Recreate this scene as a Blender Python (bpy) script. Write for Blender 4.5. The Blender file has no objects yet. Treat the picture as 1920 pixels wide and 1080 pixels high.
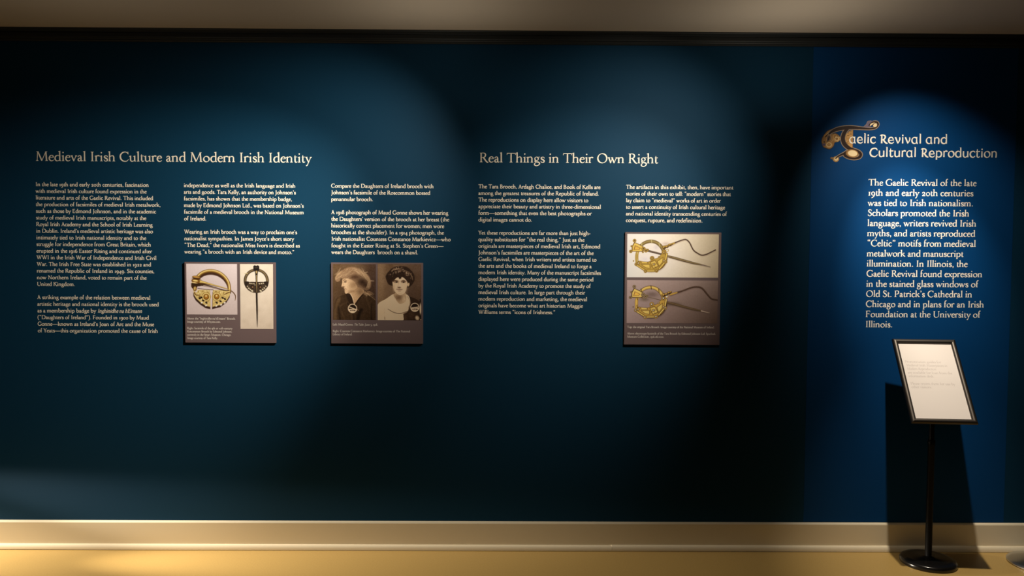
import bpy, bmesh, math, random, mathutils
import numpy as np
from mathutils import Vector

# ---------------------------------------------------------------- camera, world, lights, exposure
SC = bpy.context.scene
COL = SC.collection
DEBUG_FIT = False
PI = math.pi

FOC, CAM_D, CAM_H = 1450.0, 4.14, 1.58956
YAW, PITCH, ROLL = 0.00672, -0.04121, 0.00549
def camera_axes():
    cy, sy, cp, sp, cr, sr = math.cos(YAW), math.sin(YAW), math.cos(PITCH), math.sin(PITCH), math.cos(ROLL), math.sin(ROLL)
    f = Vector((sy*cp, cy*cp, sp)); r0 = Vector((cy, -sy, 0)); u0 = r0.cross(f)
    return r0*cr+u0*sr, -r0*sr+u0*cr, f
CR, CU, CF = camera_axes()
cd = bpy.data.cameras.new('camera'); cd.sensor_width = 36; cd.lens = FOC/1920*36; cd.clip_start = 0.05
cam = bpy.data.objects.new('camera', cd); COL.objects.link(cam)
cam.matrix_world = mathutils.Matrix(((CR.x, CU.x, -CF.x, 0), (CR.y, CU.y, -CF.y, -CAM_D), (CR.z, CU.z, -CF.z, CAM_H), (0, 0, 0, 1)))
SC.camera = cam

SC.view_settings.view_transform = 'Standard'; SC.view_settings.look = 'None'
SC.view_settings.gamma = 1; SC.view_settings.use_curve_mapping = False
SC.view_settings.exposure = 0.2
SC.cycles.max_bounces = 8; SC.cycles.diffuse_bounces = 4

wd = bpy.data.worlds.new('world'); SC.world = wd; wd.use_nodes = True
wd.node_tree.nodes['Background'].inputs[0].default_value = (1.0, 0.78, 0.55, 1)
wd.node_tree.nodes['Background'].inputs[1].default_value = 0.006      # dim gallery behind the camera

TINT = (1.0, 0.87, 0.69)                                             # halogen track lamps
def spot(name, loc, aim, watts, angle, blend=1.0, radius=0.02, color=TINT):
    l = bpy.data.lights.new(name, 'SPOT'); l.energy = watts; l.color = color
    l.spot_size = math.radians(angle); l.spot_blend = blend; l.shadow_soft_size = radius
    o = bpy.data.objects.new(name, l); COL.objects.link(o); o.location = loc
    o.rotation_euler = (Vector(aim)-Vector(loc)).to_track_quat('-Z', 'Y').to_euler()
    return o
def spill(name, loc, watts, radius=0.06, color=TINT):
    l = bpy.data.lights.new(name, 'POINT'); l.energy = watts; l.color = color; l.shadow_soft_size = radius
    o = bpy.data.objects.new(name, l); COL.objects.link(o); o.location = loc; return o
# track lamps about a metre in front of the wall: each has a hot core and a wide flood, and is turned to its text
L1, L2, L3, L0 = (-0.20, -1.05, 2.45), (1.05, -1.05, 2.48), (1.88, -0.75, 2.66), (-4.3, -0.115, 0.60)  # the last is an added low floor fill, not a track lamp
spot('track_lamp_core', L1, (-1.0, 0, 1.88), 56, 76)
spot('track_lamp_flood', L1, (-1.85, 0, 1.38), 175, 61)
spot('track_lamp_core', L2, (0.639, 0, 2.011), 35, 80)
spot('track_lamp_flood', L2, (0.43, 0, 1.62), 58, 68)
spot('track_lamp_core', L3, (2.19, 0, 1.575), 95, 40)
spot('track_lamp_flood', L3, (2.156, 0, 1.80), 43, 72)
spot('track_lamp_floor', L3, (2.28, -0.46, 0.0), 140, 43)
spot('added_fill_flood', L0, (-2.5, -0.20, 0.0), 640, 23)  # unseen low fill, added off to the left to brighten floor and baseboard
spot('added_fill_core', L0, (-0.7, -0.22, 0.0), 2150, 14)
# light that leaks up from the lamp housings onto the ceiling
spot('track_lamp_leak', (-0.36, -0.50, 2.20), (-0.36, -0.42, 3.0), 2.5, 165)
spot('track_lamp_leak', (1.36, -0.48, 2.20), (1.36, -0.40, 3.0), 3.7, 165)
spot('track_lamp_leak', (-1.9, -0.9, 1.9), (-1.9, -0.8, 3.0), 2.2, 165)

# ---------------------------------------------------------------- helpers
def W(px, py, y=0.0):
    """point of the plane `y` in front of the wall that was surveyed at photo pixel (px, py) -> Vector in metres"""
    d = CF + CR*((px-960)/FOC) - CU*((py-540)/FOC)
    return Vector((0, -CAM_D, CAM_H)) + d*((y+CAM_D)/d.y)

def mat(name, base, rough=0.5, metal=0.0, spec=0.5, bump=0.0, bscale=200.0, mottle=0.0, mscale=8.0, mdark=None):
    m = bpy.data.materials.new(name); m.use_nodes = True; nt = m.node_tree; b = nt.nodes['Principled BSDF']
    b.inputs['Base Color'].default_value = (*base, 1); b.inputs['Roughness'].default_value = rough
    b.inputs['Metallic'].default_value = metal; b.inputs['Specular IOR Level'].default_value = spec
    tc = nt.nodes.new('ShaderNodeTexCoord')
    if mottle or mdark:
        n = nt.nodes.new('ShaderNodeTexNoise'); n.inputs['Scale'].default_value = mscale; n.inputs['Detail'].default_value = 6
        nt.links.new(tc.outputs['Object'], n.inputs['Vector'])
        r = nt.nodes.new('ShaderNodeValToRGB'); dk = mdark or tuple(c*(1-mottle) for c in base)
        r.color_ramp.elements[0].color = (*dk, 1); r.color_ramp.elements[0].position = .3
        r.color_ramp.elements[1].color = (*base, 1); r.color_ramp.elements[1].position = .7
        nt.links.new(n.outputs['Fac'], r.inputs['Fac']); nt.links.new(r.outputs['Color'], b.inputs['Base Color'])
    if bump:
        n = nt.nodes.new('ShaderNodeTexNoise'); n.inputs['Scale'].default_value = bscale; n.inputs['Detail'].default_value = 3
        nt.links.new(tc.outputs['Object'], n.inputs['Vector'])
        bp = nt.nodes.new('ShaderNodeBump'); bp.inputs['Strength'].default_value = bump; bp.inputs['Distance'].default_value = 0.002
        nt.links.new(n.outputs['Fac'], bp.inputs['Height']); nt.links.new(bp.outputs['Normal'], b.inputs['Normal'])
    return m

def obj(name, bm, m, parent=None, smooth=False):
    me = bpy.data.meshes.new(name); bmesh.ops.recalc_face_normals(bm, faces=bm.faces); bm.to_mesh(me); bm.free()
    me.materials.append(m)
    if smooth:
        for p in me.polygons: p.use_smooth = True
        me.set_sharp_from_angle(angle=math.radians(40))
    o = bpy.data.objects.new(name, me); COL.objects.link(o)
    if parent: o.parent = parent
    return o
def struct(name, bm, m, smooth=False):
    o = obj(name, bm, m, None, smooth); o['kind'] = 'structure'; return o
def thing(name, label, cat, loc=(0, 0, 0), group=None):
    o = bpy.data.objects.new(name, None); COL.objects.link(o); o.location = loc; o.empty_display_size = .1
    o['label'] = label; o['category'] = cat; o['kind'] = 'thing'
    if group: o['group'] = group
    return o
def box(bm, x0, x1, y0, y1, z0, z1):
    v = [bm.verts.new((x, y, z)) for x in (x0, x1) for y in (y0, y1) for z in (z0, z1)]
    for f in ((0, 1, 3, 2), (4, 6, 7, 5), (0, 4, 5, 1), (2, 3, 7, 6), (0, 2, 6, 4), (1, 5, 7, 3)): bm.faces.new([v[i] for i in f])
def extrude_profile(bm, prof, x0, x1):
    """closed (y, z) profile drawn along x"""
    a = [bm.verts.new((x0, y, z)) for y, z in prof]; b = [bm.verts.new((x1, y, z)) for y, z in prof]; n = len(prof)
    for i in range(n): bm.faces.new((a[i], a[(i+1) % n], b[(i+1) % n], b[i]))
    bm.faces.new(a[::-1]); bm.faces.new(b)
def lathe(bm, prof, c=(0, 0, 0), seg=72):
    rings = []
    for r, z in prof:
        rings.append([bm.verts.new((c[0]+r*math.cos(2*PI*i/seg), c[1]+r*math.sin(2*PI*i/seg), c[2]+z)) for i in range(seg)] if r > 1e-6 else [bm.verts.new((c[0], c[1], c[2]+z))])
    for a, b in zip(rings, rings[1:]):
        if len(a) == 1 and len(b) == 1: continue
        for i in range(seg):
            j = (i+1) % seg
            if len(a) == 1: bm.faces.new((a[0], b[j], b[i]))
            elif len(b) == 1: bm.faces.new((a[i], a[j], b[0]))
            else: bm.faces.new((a[i], a[j], b[j], b[i]))
# ---------------------------------------------------------------- lettering
# An old-style roman drawn with a broad-nib pen model.  Units: 1000 per em.
# s stem | f foot serif | t top serif | h flag head | c smooth pen path | l straight pen path
# e pen arc | d dot | p filled polygon          (commands split by ';')
HAIR = 30.0
ROMAN = {
' ': (250, ''),
'a': (404, 'c 72,285,58 95,345,44 170,383,40 245,355,60 266,270,80 266,90,80 285,25,60 330,12,42 398,46,22;c 266,238,24 170,205,40 80,140,70 78,60,78 135,10,56 205,22,36 268,80,24'),
'b': (505, 's 100 20 690;h 100 700;c 102,300,26 170,365,42 265,388,48 370,345,72 425,245,84 420,130,84 350,40,66 245,6,42 160,14,34 100,40,30'),
'c': (400, 'c 352,318,50 305,365,46 225,386,40 125,335,70 68,235,86 72,130,86 135,38,72 225,8,48 300,25,34 372,80,22'),
'd': (509, 's 395 20 690;h 395 700;c 395,330,26 320,378,38 240,388,42 130,340,72 72,240,86 76,120,86 140,30,70 220,8,46 310,30,32 395,105,26;c 395,60,80 410,20,50 485,20,22'),
'e': (396, 'l 62,232,24 368,252,28;c 352,250,56 325,335,66 275,378,50 205,388,42 115,335,70 62,225,86 75,110,86 140,30,70 225,8,50 305,30,34 375,90,20'),
'f': (290, 'c 118,0,80 118,480,80 130,590,72 180,680,50 245,702,40 285,660,56;l 30,378,30 262,384,30;f 118 0 100'),
'g': (446, 'e 195 265 122 122 0 360 .8;p 280,345 330,368 425,372 430,402 360,408 300,385;c 120,165,26 78,120,44 100,62,60 190,45,62 310,35,70 395,-20,74 400,-100,66 330,-180,48 220,-222,44 110,-205,52 48,-145,64 62,-75,52 135,-5,30'),
'h': (515, 's 95 0 690;h 95 700;f 95 0;c 97,285,24 170,355,38 265,386,50 340,372,62 382,305,76 386,220,78 386,0,78;f 386 0'),
'i': (247, 's 118 0 385;h 118 400;f 118 0;d 122 590 92'),
'j': (230, 'c 120,385,78 120,60,78 115,-80,70 75,-185,50 -10,-235,30;h 120 400;d 122 590 92'),
'k': (492, 's 95 0 690;h 95 700;f 95 0;l 100,180,28 345,368,32;l 190,245,40 235,225,72 415,15,78;f 430 0 70;t 350 388 72'),
'l': (240, 's 118 0 690;h 118 700;f 118 0'),
'm': (774, 's 95 0 385;h 95 400;f 95 0;c 97,285,24 165,355,38 250,386,50 325,372,62 362,305,76 366,220,78 366,0,78;f 366 0;c 368,285,24 440,355,38 530,386,50 605,372,62 643,305,76 647,220,78 647,0,78;f 647 0'),
'n': (521, 's 95 0 385;h 95 400;f 95 0;c 97,285,24 170,355,38 265,386,50 340,372,62 382,305,76 386,220,78 386,0,78;f 386 0'),
'o': (513, 'e 256 196 190 190 0 360 1.05'),
'p': (515, 's 100 -230 385;h 100 400;f 100 -232;c 102,300,26 170,365,42 265,388,48 370,345,72 428,245,84 424,130,84 355,40,66 250,6,42 165,12,34 100,45,28'),
'q': (499, 's 400 -230 390;f 400 -232;c 400,330,26 320,378,38 240,388,42 130,340,72 72,240,86 76,120,86 140,30,70 220,8,46 310,30,32 400,105,26'),
'r': (346, 's 95 0 385;h 95 400;f 95 0 92;c 97,270,24 150,345,40 215,386,60 275,390,70 335,350,60'),
's': (350, 'c 300,290,30 275,355,40 190,386,44 95,345,70 90,270,82 180,208,88 275,145,86 280,55,70 185,8,46 85,35,40 55,115,28'),
't': (293, 'c 120,500,18 120,380,60 118,200,80 122,90,80 150,22,64 205,8,46 282,50,22;p 25,372 60,385 118,470 130,470 130,398 268,398 262,366 40,366'),
'u': (514, 'c 98,385,78 98,140,78 115,50,70 180,8,52 250,14,44 330,55,30 385,105,24;s 385 20 385;h 98 400;h 385 400;c 385,60,78 400,20,50 480,25,22'),
'v': (454, 'l 70,385,80 232,-5,70;l 225,10,30 385,385,34;t 75 392 84;t 388 392 70'),
'w': (677, 'l 65,385,80 212,-5,70;l 205,10,30 335,385,34;l 300,385,80 452,-5,70;l 445,10,30 612,385,34;t 70 392 80;t 300 392 70;t 615 392 66'),
'x': (455, 'l 75,385,74 375,10,78;l 80,10,32 365,385,32;t 90 392 80;t 370 392 66;f 75 0 66;f 385 0 76'),
'y': (440, 'l 70,385,80 235,10,66;c 390,385,32 235,20,34 170,-130,40 120,-205,60 50,-215,66;t 75 392 82;t 392 392 68'),
'z': (405, 'l 65,375,36 350,375,36;l 340,375,66 65,25,66;l 50,18,38 360,18,38;p 60,392 50,280 72,282 95,360;p 355,0 378,120 354,122 325,30'),
'A': (623, 'l 300,655,34 95,10,34;l 300,660,70 525,0,88;l 165,235,30 420,235,30;f 95 0 82;f 535 0 92;p 262,640 300,690 345,640'),
'B': (600, 's 130 0 652;t 130 655 90;f 130 0 90;c 130,638,30 280,642,34 390,590,68 405,495,84 350,395,60 240,352,30;c 130,350,30 300,350,34 430,300,70 480,185,92 420,60,74 300,16,36 130,16,30'),
'C': (696, 'c 620,500,24 600,560,34 520,628,40 400,655,44 230,600,72 105,460,88 80,310,94 130,150,90 250,40,72 400,4,50 540,30,36 645,140,22;p 598,680 632,676 640,490 612,488'),
'D': (775, 's 135 0 652;t 135 655 92;f 135 0 92;c 135,636,32 330,640,40 530,590,66 665,450,88 690,310,94 640,150,88 500,45,66 330,16,40 135,16,32'),
'E': (580, 's 130 0 652;t 130 655 92;f 130 0 92;l 130,638,32 470,638,32;l 130,340,30 400,340,30;l 130,16,34 500,16,34;p 450,655 485,655 495,520 470,518;p 480,0 545,160 518,168 470,30;p 385,430 410,430 410,250 385,250'),
'F': (538, 's 130 0 652;t 130 655 92;f 130 0 100;l 130,638,32 460,638,32;l 130,340,30 390,340,30;p 440,655 478,655 490,510 464,508;p 378,430 402,430 402,250 378,250'),
'G': (745, 'c 640,500,24 615,565,34 530,632,40 400,657,44 230,600,72 105,460,88 80,310,94 130,150,90 250,40,72 400,6,50 540,20,40 640,70,34;s 640 30 270;t 640 285 100;p 618,680 650,676 656,490 628,488'),
'H': (806, 's 135 0 652;s 665 0 652;t 135 655 92;f 135 0 92;t 665 655 92;f 665 0 92;l 135,340,32 665,340,32'),
'I': (338, 's 168 0 652;t 168 655 94;f 168 0 94'),
'J': (345, 'c 190,650,86 190,80,86 175,-60,74 120,-160,50 20,-215,30;t 190 655 94'),
'K': (685, 's 130 0 652;t 130 655 92;f 130 0 92;l 140,310,32 500,640,36;c 225,390,60 300,330,86 560,40,88 660,-30,60;t 500 655 86'),
'L': (560, 's 130 0 652;t 130 655 92;f 130 0 92;l 130,16,34 490,16,34;p 465,0 530,0 550,175 524,180'),
'M': (905, 'l 155,655,34 115,0,36;l 165,655,84 445,15,84;l 445,20,34 735,655,36;l 730,655,86 775,0,86;f 118 0 84;f 775 0 96;p 70,655 70,632 130,620 200,655;p 700,655 700,630 800,620 830,634 830,655'),
'N': (780, 'l 140,650,36 140,0,36;l 130,650,88 640,0,88;l 640,650,36 640,0,36;f 140 0 84;t 640 655 84;p 40,655 40,632 110,620 190,655'),
'O': (790, 'e 395 327 318 322 0 360 1.12'),
'P': (556, 's 130 0 652;t 130 655 92;f 130 0 98;c 130,638,30 290,644,34 420,600,70 460,490,90 420,370,74 320,305,40 205,305,28'),
'R': (640, 's 130 0 652;t 130 655 92;f 130 0 96;c 130,638,30 290,644,34 400,605,66 440,505,88 400,395,72 310,340,40 180,335,28;c 280,340,60 330,280,86 470,90,88 560,10,70 640,-15,34'),
'S': (490, 'c 390,500,26 370,580,36 270,652,46 150,610,76 110,500,88 170,405,92 300,320,98 400,220,94 390,100,82 300,18,56 200,4,46 100,50,36 70,160,24;p 384,660 408,660 410,500 386,498;p 50,180 74,180 74,10 52,10'),
'T': (660, 's 328 0 640;f 328 0 100;l 40,634,38 615,634,38;p 30,655 60,655 70,610 40,520 18,525;p 600,655 640,655 655,530 630,525 590,615'),
'U': (746, 'c 140,650,86 140,230,86 170,100,80 270,18,58 390,4,44 520,45,38 600,140,34 615,260,34 615,650,34;t 140 655 92;t 615 655 88'),
'V': (676, 'l 105,650,88 350,0,76;l 345,10,34 580,650,36;t 110 655 96;t 580 655 86'),
'W': (950, 'l 95,650,86 300,0,76;l 295,10,34 500,640,36;l 440,650,86 650,0,76;l 645,10,34 850,650,36;t 100 655 90;t 440 655 84;t 850 655 84'),
'Y': (580, 'l 70,650,84 290,290,80;l 300,290,34 500,650,36;s 292 0 320;f 292 0 96;t 80 655 90;t 500 655 84'),
'Z': (640, 'l 90,634,38 560,634,38;l 540,640,76 90,20,76;l 70,18,38 580,18,38'),
'0': (468, 'e 234 190 175 185 0 360 .72'),
'1': (300, 's 150 0 380;f 150 0 92;t 150 385 88'),
'2': (440, 'c 75,270,40 120,350,50 215,385,56 320,335,78 320,245,76 230,135,56 70,25,40;l 70,28,64 390,28,64;p 370,20 405,120 385,125 345,50'),
'4': (480, 'l 330,-235,78 330,385,78;l 345,390,34 50,20,34;l 40,10,50 450,10,50'),
'5': (440, 'l 130,375,56 370,385,60;l 130,380,32 105,150,32;c 105,160,34 210,190,44 330,120,80 345,-20,84 270,-150,62 150,-225,44 50,-225,40'),
'6': (468, 'c 400,660,24 260,590,50 130,440,76 80,250,86 110,90,84 220,8,54 340,50,70 390,170,84 350,300,66 250,350,40 140,310,28'),
'8': (468, 'c 235,335,44 120,430,66 110,540,70 230,640,44 345,560,70 335,440,60 220,345,74 100,240,76 75,130,76 140,35,60 235,8,46 360,70,78 390,190,78 310,290,50 235,335,44'),
'9': (468, 'c 70,-235,24 210,-165,50 340,-15,76 388,170,86 360,310,80 250,385,52 130,340,70 80,225,84 120,95,66 220,40,40 330,85,28'),
'.': (220, 'd 110 42 96'),
',': (220, 'd 112 46 92;c 145,50,44 150,0,40 95,-105,20'),
':': (220, 'd 110 42 92;d 110 330 92'),
';': (220, 'd 110 330 92;d 112 46 92;c 145,50,44 150,0,40 95,-105,20'),
'’': (215, 'd 105 625 92;c 140,630,44 145,580,40 85,480,20'),
'“': (400, 'd 130 560 88;c 97,560,40 95,610,40 155,700,20;d 290 560 88;c 257,560,40 255,610,40 315,700,20'),
'”': (400, 'd 105 625 88;c 140,630,44 145,580,40 85,480,20;d 270 625 88;c 305,630,44 310,580,40 250,480,20'),
'—': (1000, 'l 0,215,46 1000,215,46'),
'-': (320, 'l 40,205,56 270,220,56'),
'(': (330, 'c 290,700,20 150,570,52 80,360,78 80,160,78 150,-60,52 290,-200,20'),
')': (330, 'c 40,700,20 180,570,52 250,360,78 250,160,78 180,-60,52 40,-200,20'),
}
ROMAN['É'] = (580, ROMAN['E'][1] + ';l 250,710,30 360,800,60')
# round half-uncial capitals and small letters of the introduction's title
UNCIAL = {
' ': (300, ''),
'a': (640, 'e 290 225 220 225 35 330 1.1;c 480,440,34 470,330,60 465,140,86 500,30,80 560,0,60;p 400,460 470,425 540,470 470,480'),
'e': (560, 'c 70,235,30 250,215,32 440,250,34 430,360,66 310,445,54 150,395,80 75,240,96 130,75,90 290,4,60 420,25,40 520,110,24;l 80,225,32 520,232,28'),
'l': (270, 'l 130,700,70 130,0,96;p 30,720 175,720 175,640 120,650'),
'i': (270, 'l 130,440,70 130,0,96;p 50,455 175,455 175,400 120,405;d 130,590 110;d 130 590 110'),
'c': (500, 'c 470,360,30 410,430,60 290,445,56 140,385,82 75,240,98 130,75,92 280,4,62 390,20,44 490,100,26'),
'v': (560, 'l 90,440,104 300,0,60;c 290,10,36 400,170,60 455,330,80 430,445,60;p 20,455 150,455 170,410 60,405'),
'n': (600, 'l 120,440,70 120,0,96;p 40,455 165,455 165,400 110,405;c 130,330,30 220,420,44 340,440,64 450,360,86 470,220,92 460,80,92 440,-20,80'),
'd': (620, 'c 470,330,30 390,420,44 290,440,58 140,385,82 75,240,98 130,75,92 280,4,62 390,25,44 480,110,40;l 495,700,70 495,0,96;p 395,720 540,720 540,640 480,650'),
'u': (610, 'c 115,440,80 110,250,94 125,90,88 220,8,60 340,20,46 460,120,34;l 475,440,80 475,0,94;p 30,455 160,455 160,400 110,405;p 400,455 520,455 520,400 470,405'),
't': (430, 'c 170,610,30 165,440,70 160,200,92 170,70,88 240,6,62 320,14,46 400,80,26;l 50,425,44 400,435,50'),
'r': (430, 'l 120,440,70 120,0,96;p 40,455 165,455 165,400 110,405;c 130,310,30 190,410,50 270,445,74 350,440,84 410,400,50'),
'p': (620, 'l 120,455,60 120,-190,100;c 120,360,30 230,430,46 330,440,58 475,370,84 530,220,98 470,70,92 330,4,62 220,15,46 130,70,30;p 40,470 165,470 165,410 110,415'),
'o': (600, 'e 300 222 225 220 0 360 1.2'),
'R': (690, 'l 190,590,80 190,0,100;c 60,560,20 150,600,70 300,605,56 440,560,80 480,440,94 400,310,72 220,240,36;c 300,260,60 380,190,92 500,60,96 620,0,64 690,10,24;p 60,600 30,560 150,540 240,600'),
'C': (760, 'c 690,480,40 600,590,66 430,620,62 210,540,88 95,320,106 170,100,98 400,4,66 570,30,48 720,160,26'),
}
UNCIAL['i'] = (270, 'l 130,440,70 130,0,96;p 50,455 175,455 175,400 120,405;d 130 590 112')

def spline(P, n):
    P = [list(map(float, p)) for p in P]
    if len(P) < 3 or n < 2: return P
    Q = [P[0]] + P + [P[-1]]; out = []
    for i in range(1, len(Q) - 2):
        a, b, c, d = Q[i-1], Q[i], Q[i+1], Q[i+2]
        for k in range(n):
            t = k / n
            out.append([0.5*((2*b[j]) + (-a[j]+c[j])*t + (2*a[j]-5*b[j]+4*c[j]-d[j])*t*t + (-a[j]+3*b[j]-3*c[j]+d[j])*t**3) for j in range(len(b))])
    out.append(P[-1]); return out

def ribbon(P, bold, closed=False):
    n = len(P); L = []; R = []
    for i in range(n):
        a = P[(i-1) % n if closed else max(i-1, 0)]; b = P[(i+1) % n if closed else min(i+1, n-1)]
        dx, dy = b[0]-a[0], b[1]-a[1]; l = math.hypot(dx, dy) or 1
        w = (P[i][2] + bold)/2
        L.append((P[i][0]-dy/l*w, P[i][1]+dx/l*w)); R.append((P[i][0]+dy/l*w, P[i][1]-dx/l*w))
    m = n if closed else n-1
    return [[L[i], L[(i+1) % n], R[(i+1) % n], R[i]] for i in range(m)]

_GC = {}
def glyph(font, ch, bold, lod):
    key = (id(font), ch, bold, lod)
    if key in _GC: return _GC[key]
    adv, src = font.get(ch, font.get(ch.lower(), font[' '])); S = 80.0 + bold
    strokes = []                                     # one entry per pen stroke, each a list of polygons
    for cmd in src.split(';'):
        q = cmd.split()
        if not q: continue
        k, v = q[0], q[1:]
        if k in 'clp':
            pts = [tuple(map(float, t.split(','))) for t in v]
        else:
            v = [float(t) for t in v]
        if k == 'c': strokes.append(ribbon(spline(pts, lod), bold))
        elif k == 'l': strokes.append(ribbon([list(p) for p in pts], bold))
        elif k == 'p': strokes.append([list(pts)])
        elif k == 's':
            x, y0, y1 = v; strokes.append([[(x-S/2, y0), (x+S/2, y0), (x+S/2, y1), (x-S/2, y1)]])
        elif k in 'ft':
            x, y = v[0], v[1]; hw = (v[2] if len(v) > 2 else 88) + bold/3; s = 1 if k == 'f' else -1; b = 20 + bold/2
            strokes.append([[(x-hw, y), (x+hw, y), (x+hw, y+s*b), (x+S/2+10, y+s*(b+12)), (x+S/2, y+s*(b+45)), (x-S/2, y+s*(b+45)), (x-S/2-10, y+s*(b+12)), (x-hw, y+s*b)]])
        elif k == 'h':
            x, y = v; strokes.append([[(x-S/2-58, y-62), (x-S/2-52, y-36), (x+S/2, y+12), (x+S/2, y-60), (x-S/2, y-90), (x-S/2-5, y-72)]])
        elif k == 'd':
            x, y, w = v; r = (w+bold*.6)/2; n = 6 if lod < 4 else 14
            strokes.append([[(x+r*math.cos(6.28318*i/n), y+r*math.sin(6.28318*i/n)) for i in range(n)]])
        elif k == 'e':
            cx, cy, rx, ry, a0, a1 = v[:6]; g = v[6] if len(v) > 6 else 1
            n = max(6, int(abs(a1-a0)/360*(lod*7))); full = abs(a1-a0) >= 359.9; P = []
            for i in range(n if full else n+1):
                a = math.radians(a0+(a1-a0)*i/n); d = math.atan2(ry*math.cos(a), -rx*math.sin(a))
                P.append([cx+rx*math.cos(a), cy+ry*math.sin(a), HAIR+(82*g-HAIR)*abs(math.sin(d-math.radians(22)))**1.5])
            strokes.append(ribbon(P, bold, full))
    _GC[key] = (adv, strokes); return _GC[key]

def set_line(text, font=ROMAN, bold=0.0, lod=3, italic=False):
    """text -> (strokes, width) in em units; *...* toggles a slanted, narrower hand."""
    x = 0.0; out = []; it = italic
    for ch in text:
        if ch == '*': it = not it; continue
        adv, st = glyph(font, ch, bold, lod); k = 0.84 if it else 1.0; sh = 0.22 if it else 0.0
        for s in st:
            out.append([[(x/1000+(px*k+py*sh)/1000, py/1000) for px, py in poly] for poly in s])
        x += adv*k
    return out, x/1000

def lettering(name, lines, mat, parent=None, origin=(0, 0, 0), u=(1, 0, 0), v=(0, 0, 1), n=(0, -1, 0), gap=5e-4, font=ROMAN, bold=0.0, lod=3):
    """lines: (text, x0, x1, baseline, em) in the surface's own metres; each line is fitted to run from x0 to x1."""
    verts = []; faces = []
    u, v, n, o = (mathutils.Vector(t) for t in (u, v, n, origin))
    for text, x0, x1, zb, em in lines:
        st, w = set_line(text, font, bold, lod); kx = (x1-x0)/w
        if DEBUG_FIT: print('FIT %.3f' % (kx/em), text[:40])
        for i, s in enumerate(st):
            base = o + n*(gap + 4e-6*(i % 40))
            for poly in s:
                area = sum(poly[j][0]*poly[(j+1) % len(poly)][1]-poly[(j+1) % len(poly)][0]*poly[j][1] for j in range(len(poly)))
                if abs(area) < 1e-9: continue
                pl = poly if area > 0 else poly[::-1]
                b = len(verts)
                for px, py in pl: verts.append(base + u*(x0+px*kx) + v*(zb+py*em))
                faces.append(tuple(range(b, b+len(pl))))
    me = bpy.data.meshes.new(name); me.from_pydata([tuple(p) for p in verts], [], faces); me.update()
    me.materials.append(mat)
    ob = bpy.data.objects.new(name, me); COL.objects.link(ob)
    if parent: ob.parent = parent
    return ob
# ---------------------------------------------------------------- room shell
ROOM_X0, ROOM_X1, ROOM_Y, CEIL = -4.6, 4.6, -6.0, 2.768
M_WALL = mat('navy_wall_paint', (0.0045, 0.040, 0.090), rough=0.62, spec=0.10, bump=0.12, bscale=260)
M_CEIL = mat('ceiling_paint', (0.62, 0.55, 0.46), rough=0.9, spec=0.2)
M_FLOOR = mat('tan_sheet_floor', (0.50, 0.335, 0.112), rough=0.42, spec=0.35, mscale=130, mdark=(0.455, 0.30, 0.097), bump=0.05, bscale=120)
M_BASE = mat('cream_gloss_trim_paint', (0.84, 0.75, 0.57), rough=0.35, spec=0.5)
M_CROWN = mat('dark_gloss_moulding_paint', (0.016, 0.020, 0.022), rough=0.55, spec=0.4)

b = bmesh.new(); box(b, ROOM_X0, ROOM_X1, 0, 0.12, 0, CEIL); struct('wall_back', b, M_WALL)
b = bmesh.new(); box(b, ROOM_X0, ROOM_X1, ROOM_Y, 0.12, -0.1, 0); struct('floor', b, M_FLOOR)
b = bmesh.new(); box(b, ROOM_X0, ROOM_X1, ROOM_Y, 0.12, CEIL, CEIL+0.1); struct('ceiling', b, M_CEIL)
# crown moulding: bead, cove, fascia and a small bottom bead
b = bmesh.new()
extrude_profile(b, [(0, CEIL), (-.046, CEIL), (-.047, CEIL-.004), (-.044, CEIL-.008), (-.034, CEIL-.011), (-.024, CEIL-.015), (-.0225, CEIL-.018),
                    (-.026, CEIL-.020), (-.027, CEIL-.040), (-.025, CEIL-.044), (-.016, CEIL-.047), (-.013, CEIL-.051), (-.0135, CEIL-.056), (-.008, CEIL-.060), (0, CEIL-.061)], ROOM_X0, ROOM_X1)
struct('trim_1', b, M_CROWN)
# baseboard with an eased top edge, and the shoe moulding in two lengths meeting at a joint
b = bmesh.new()
extrude_profile(b, [(0, 0), (-.015, 0), (-.015, .1425), (-.0135, .1455), (-.009, .1490), (-.004, .1515), (0, .152)], ROOM_X0, ROOM_X1)
struct('baseboard_back', b, M_BASE)
JOINT = W(1147, 1030, -.03).x
def shoe(name, x0, x1, h):
    b = bmesh.new(); pr = [(-.0148, .002), (-.034, .002)]
    for i in range(9):
        a = PI/2*i/8; pr.append((-.0148-.0192*math.cos(a)**.8, .004+(h-.004)*math.sin(a)))
    extrude_profile(b, pr, x0, x1); struct(name, b, M_BASE, True)
shoe('trim_2', ROOM_X0, JOINT-.0005, .0285)
shoe('trim_3', JOINT+.0005, ROOM_X1, .0300)
# ---------------------------------------------------------------- wall lettering
M_VINYL = mat('cream_vinyl', (0.92, 0.86, 0.75), rough=0.6, spec=0.3)
M_PRINT = mat('white_print', (0.90, 0.87, 0.80), rough=0.6, spec=0.3)
def block(lines, xl, yl, em, bold=0.0, y=0.0):
    """lines: (text, right end); rows run evenly from the first to the last surveyed baseline; None leaves a blank row"""
    n = len(lines); out = []; paras = [[]]
    for i, ln in enumerate(lines):
        if ln is None: paras.append([]); continue
        t = i/max(1, n-1); px = xl[0]+(xl[1]-xl[0])*t; py = yl[0]+(yl[1]-yl[0])*t
        a = W(px, py, y); c = W(ln[1], py+(ln[1]-px)*0.004, y)
        paras[-1].append((ln[0], a.x, c.x, (a.z+c.z)/2, em))
    return paras

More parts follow.
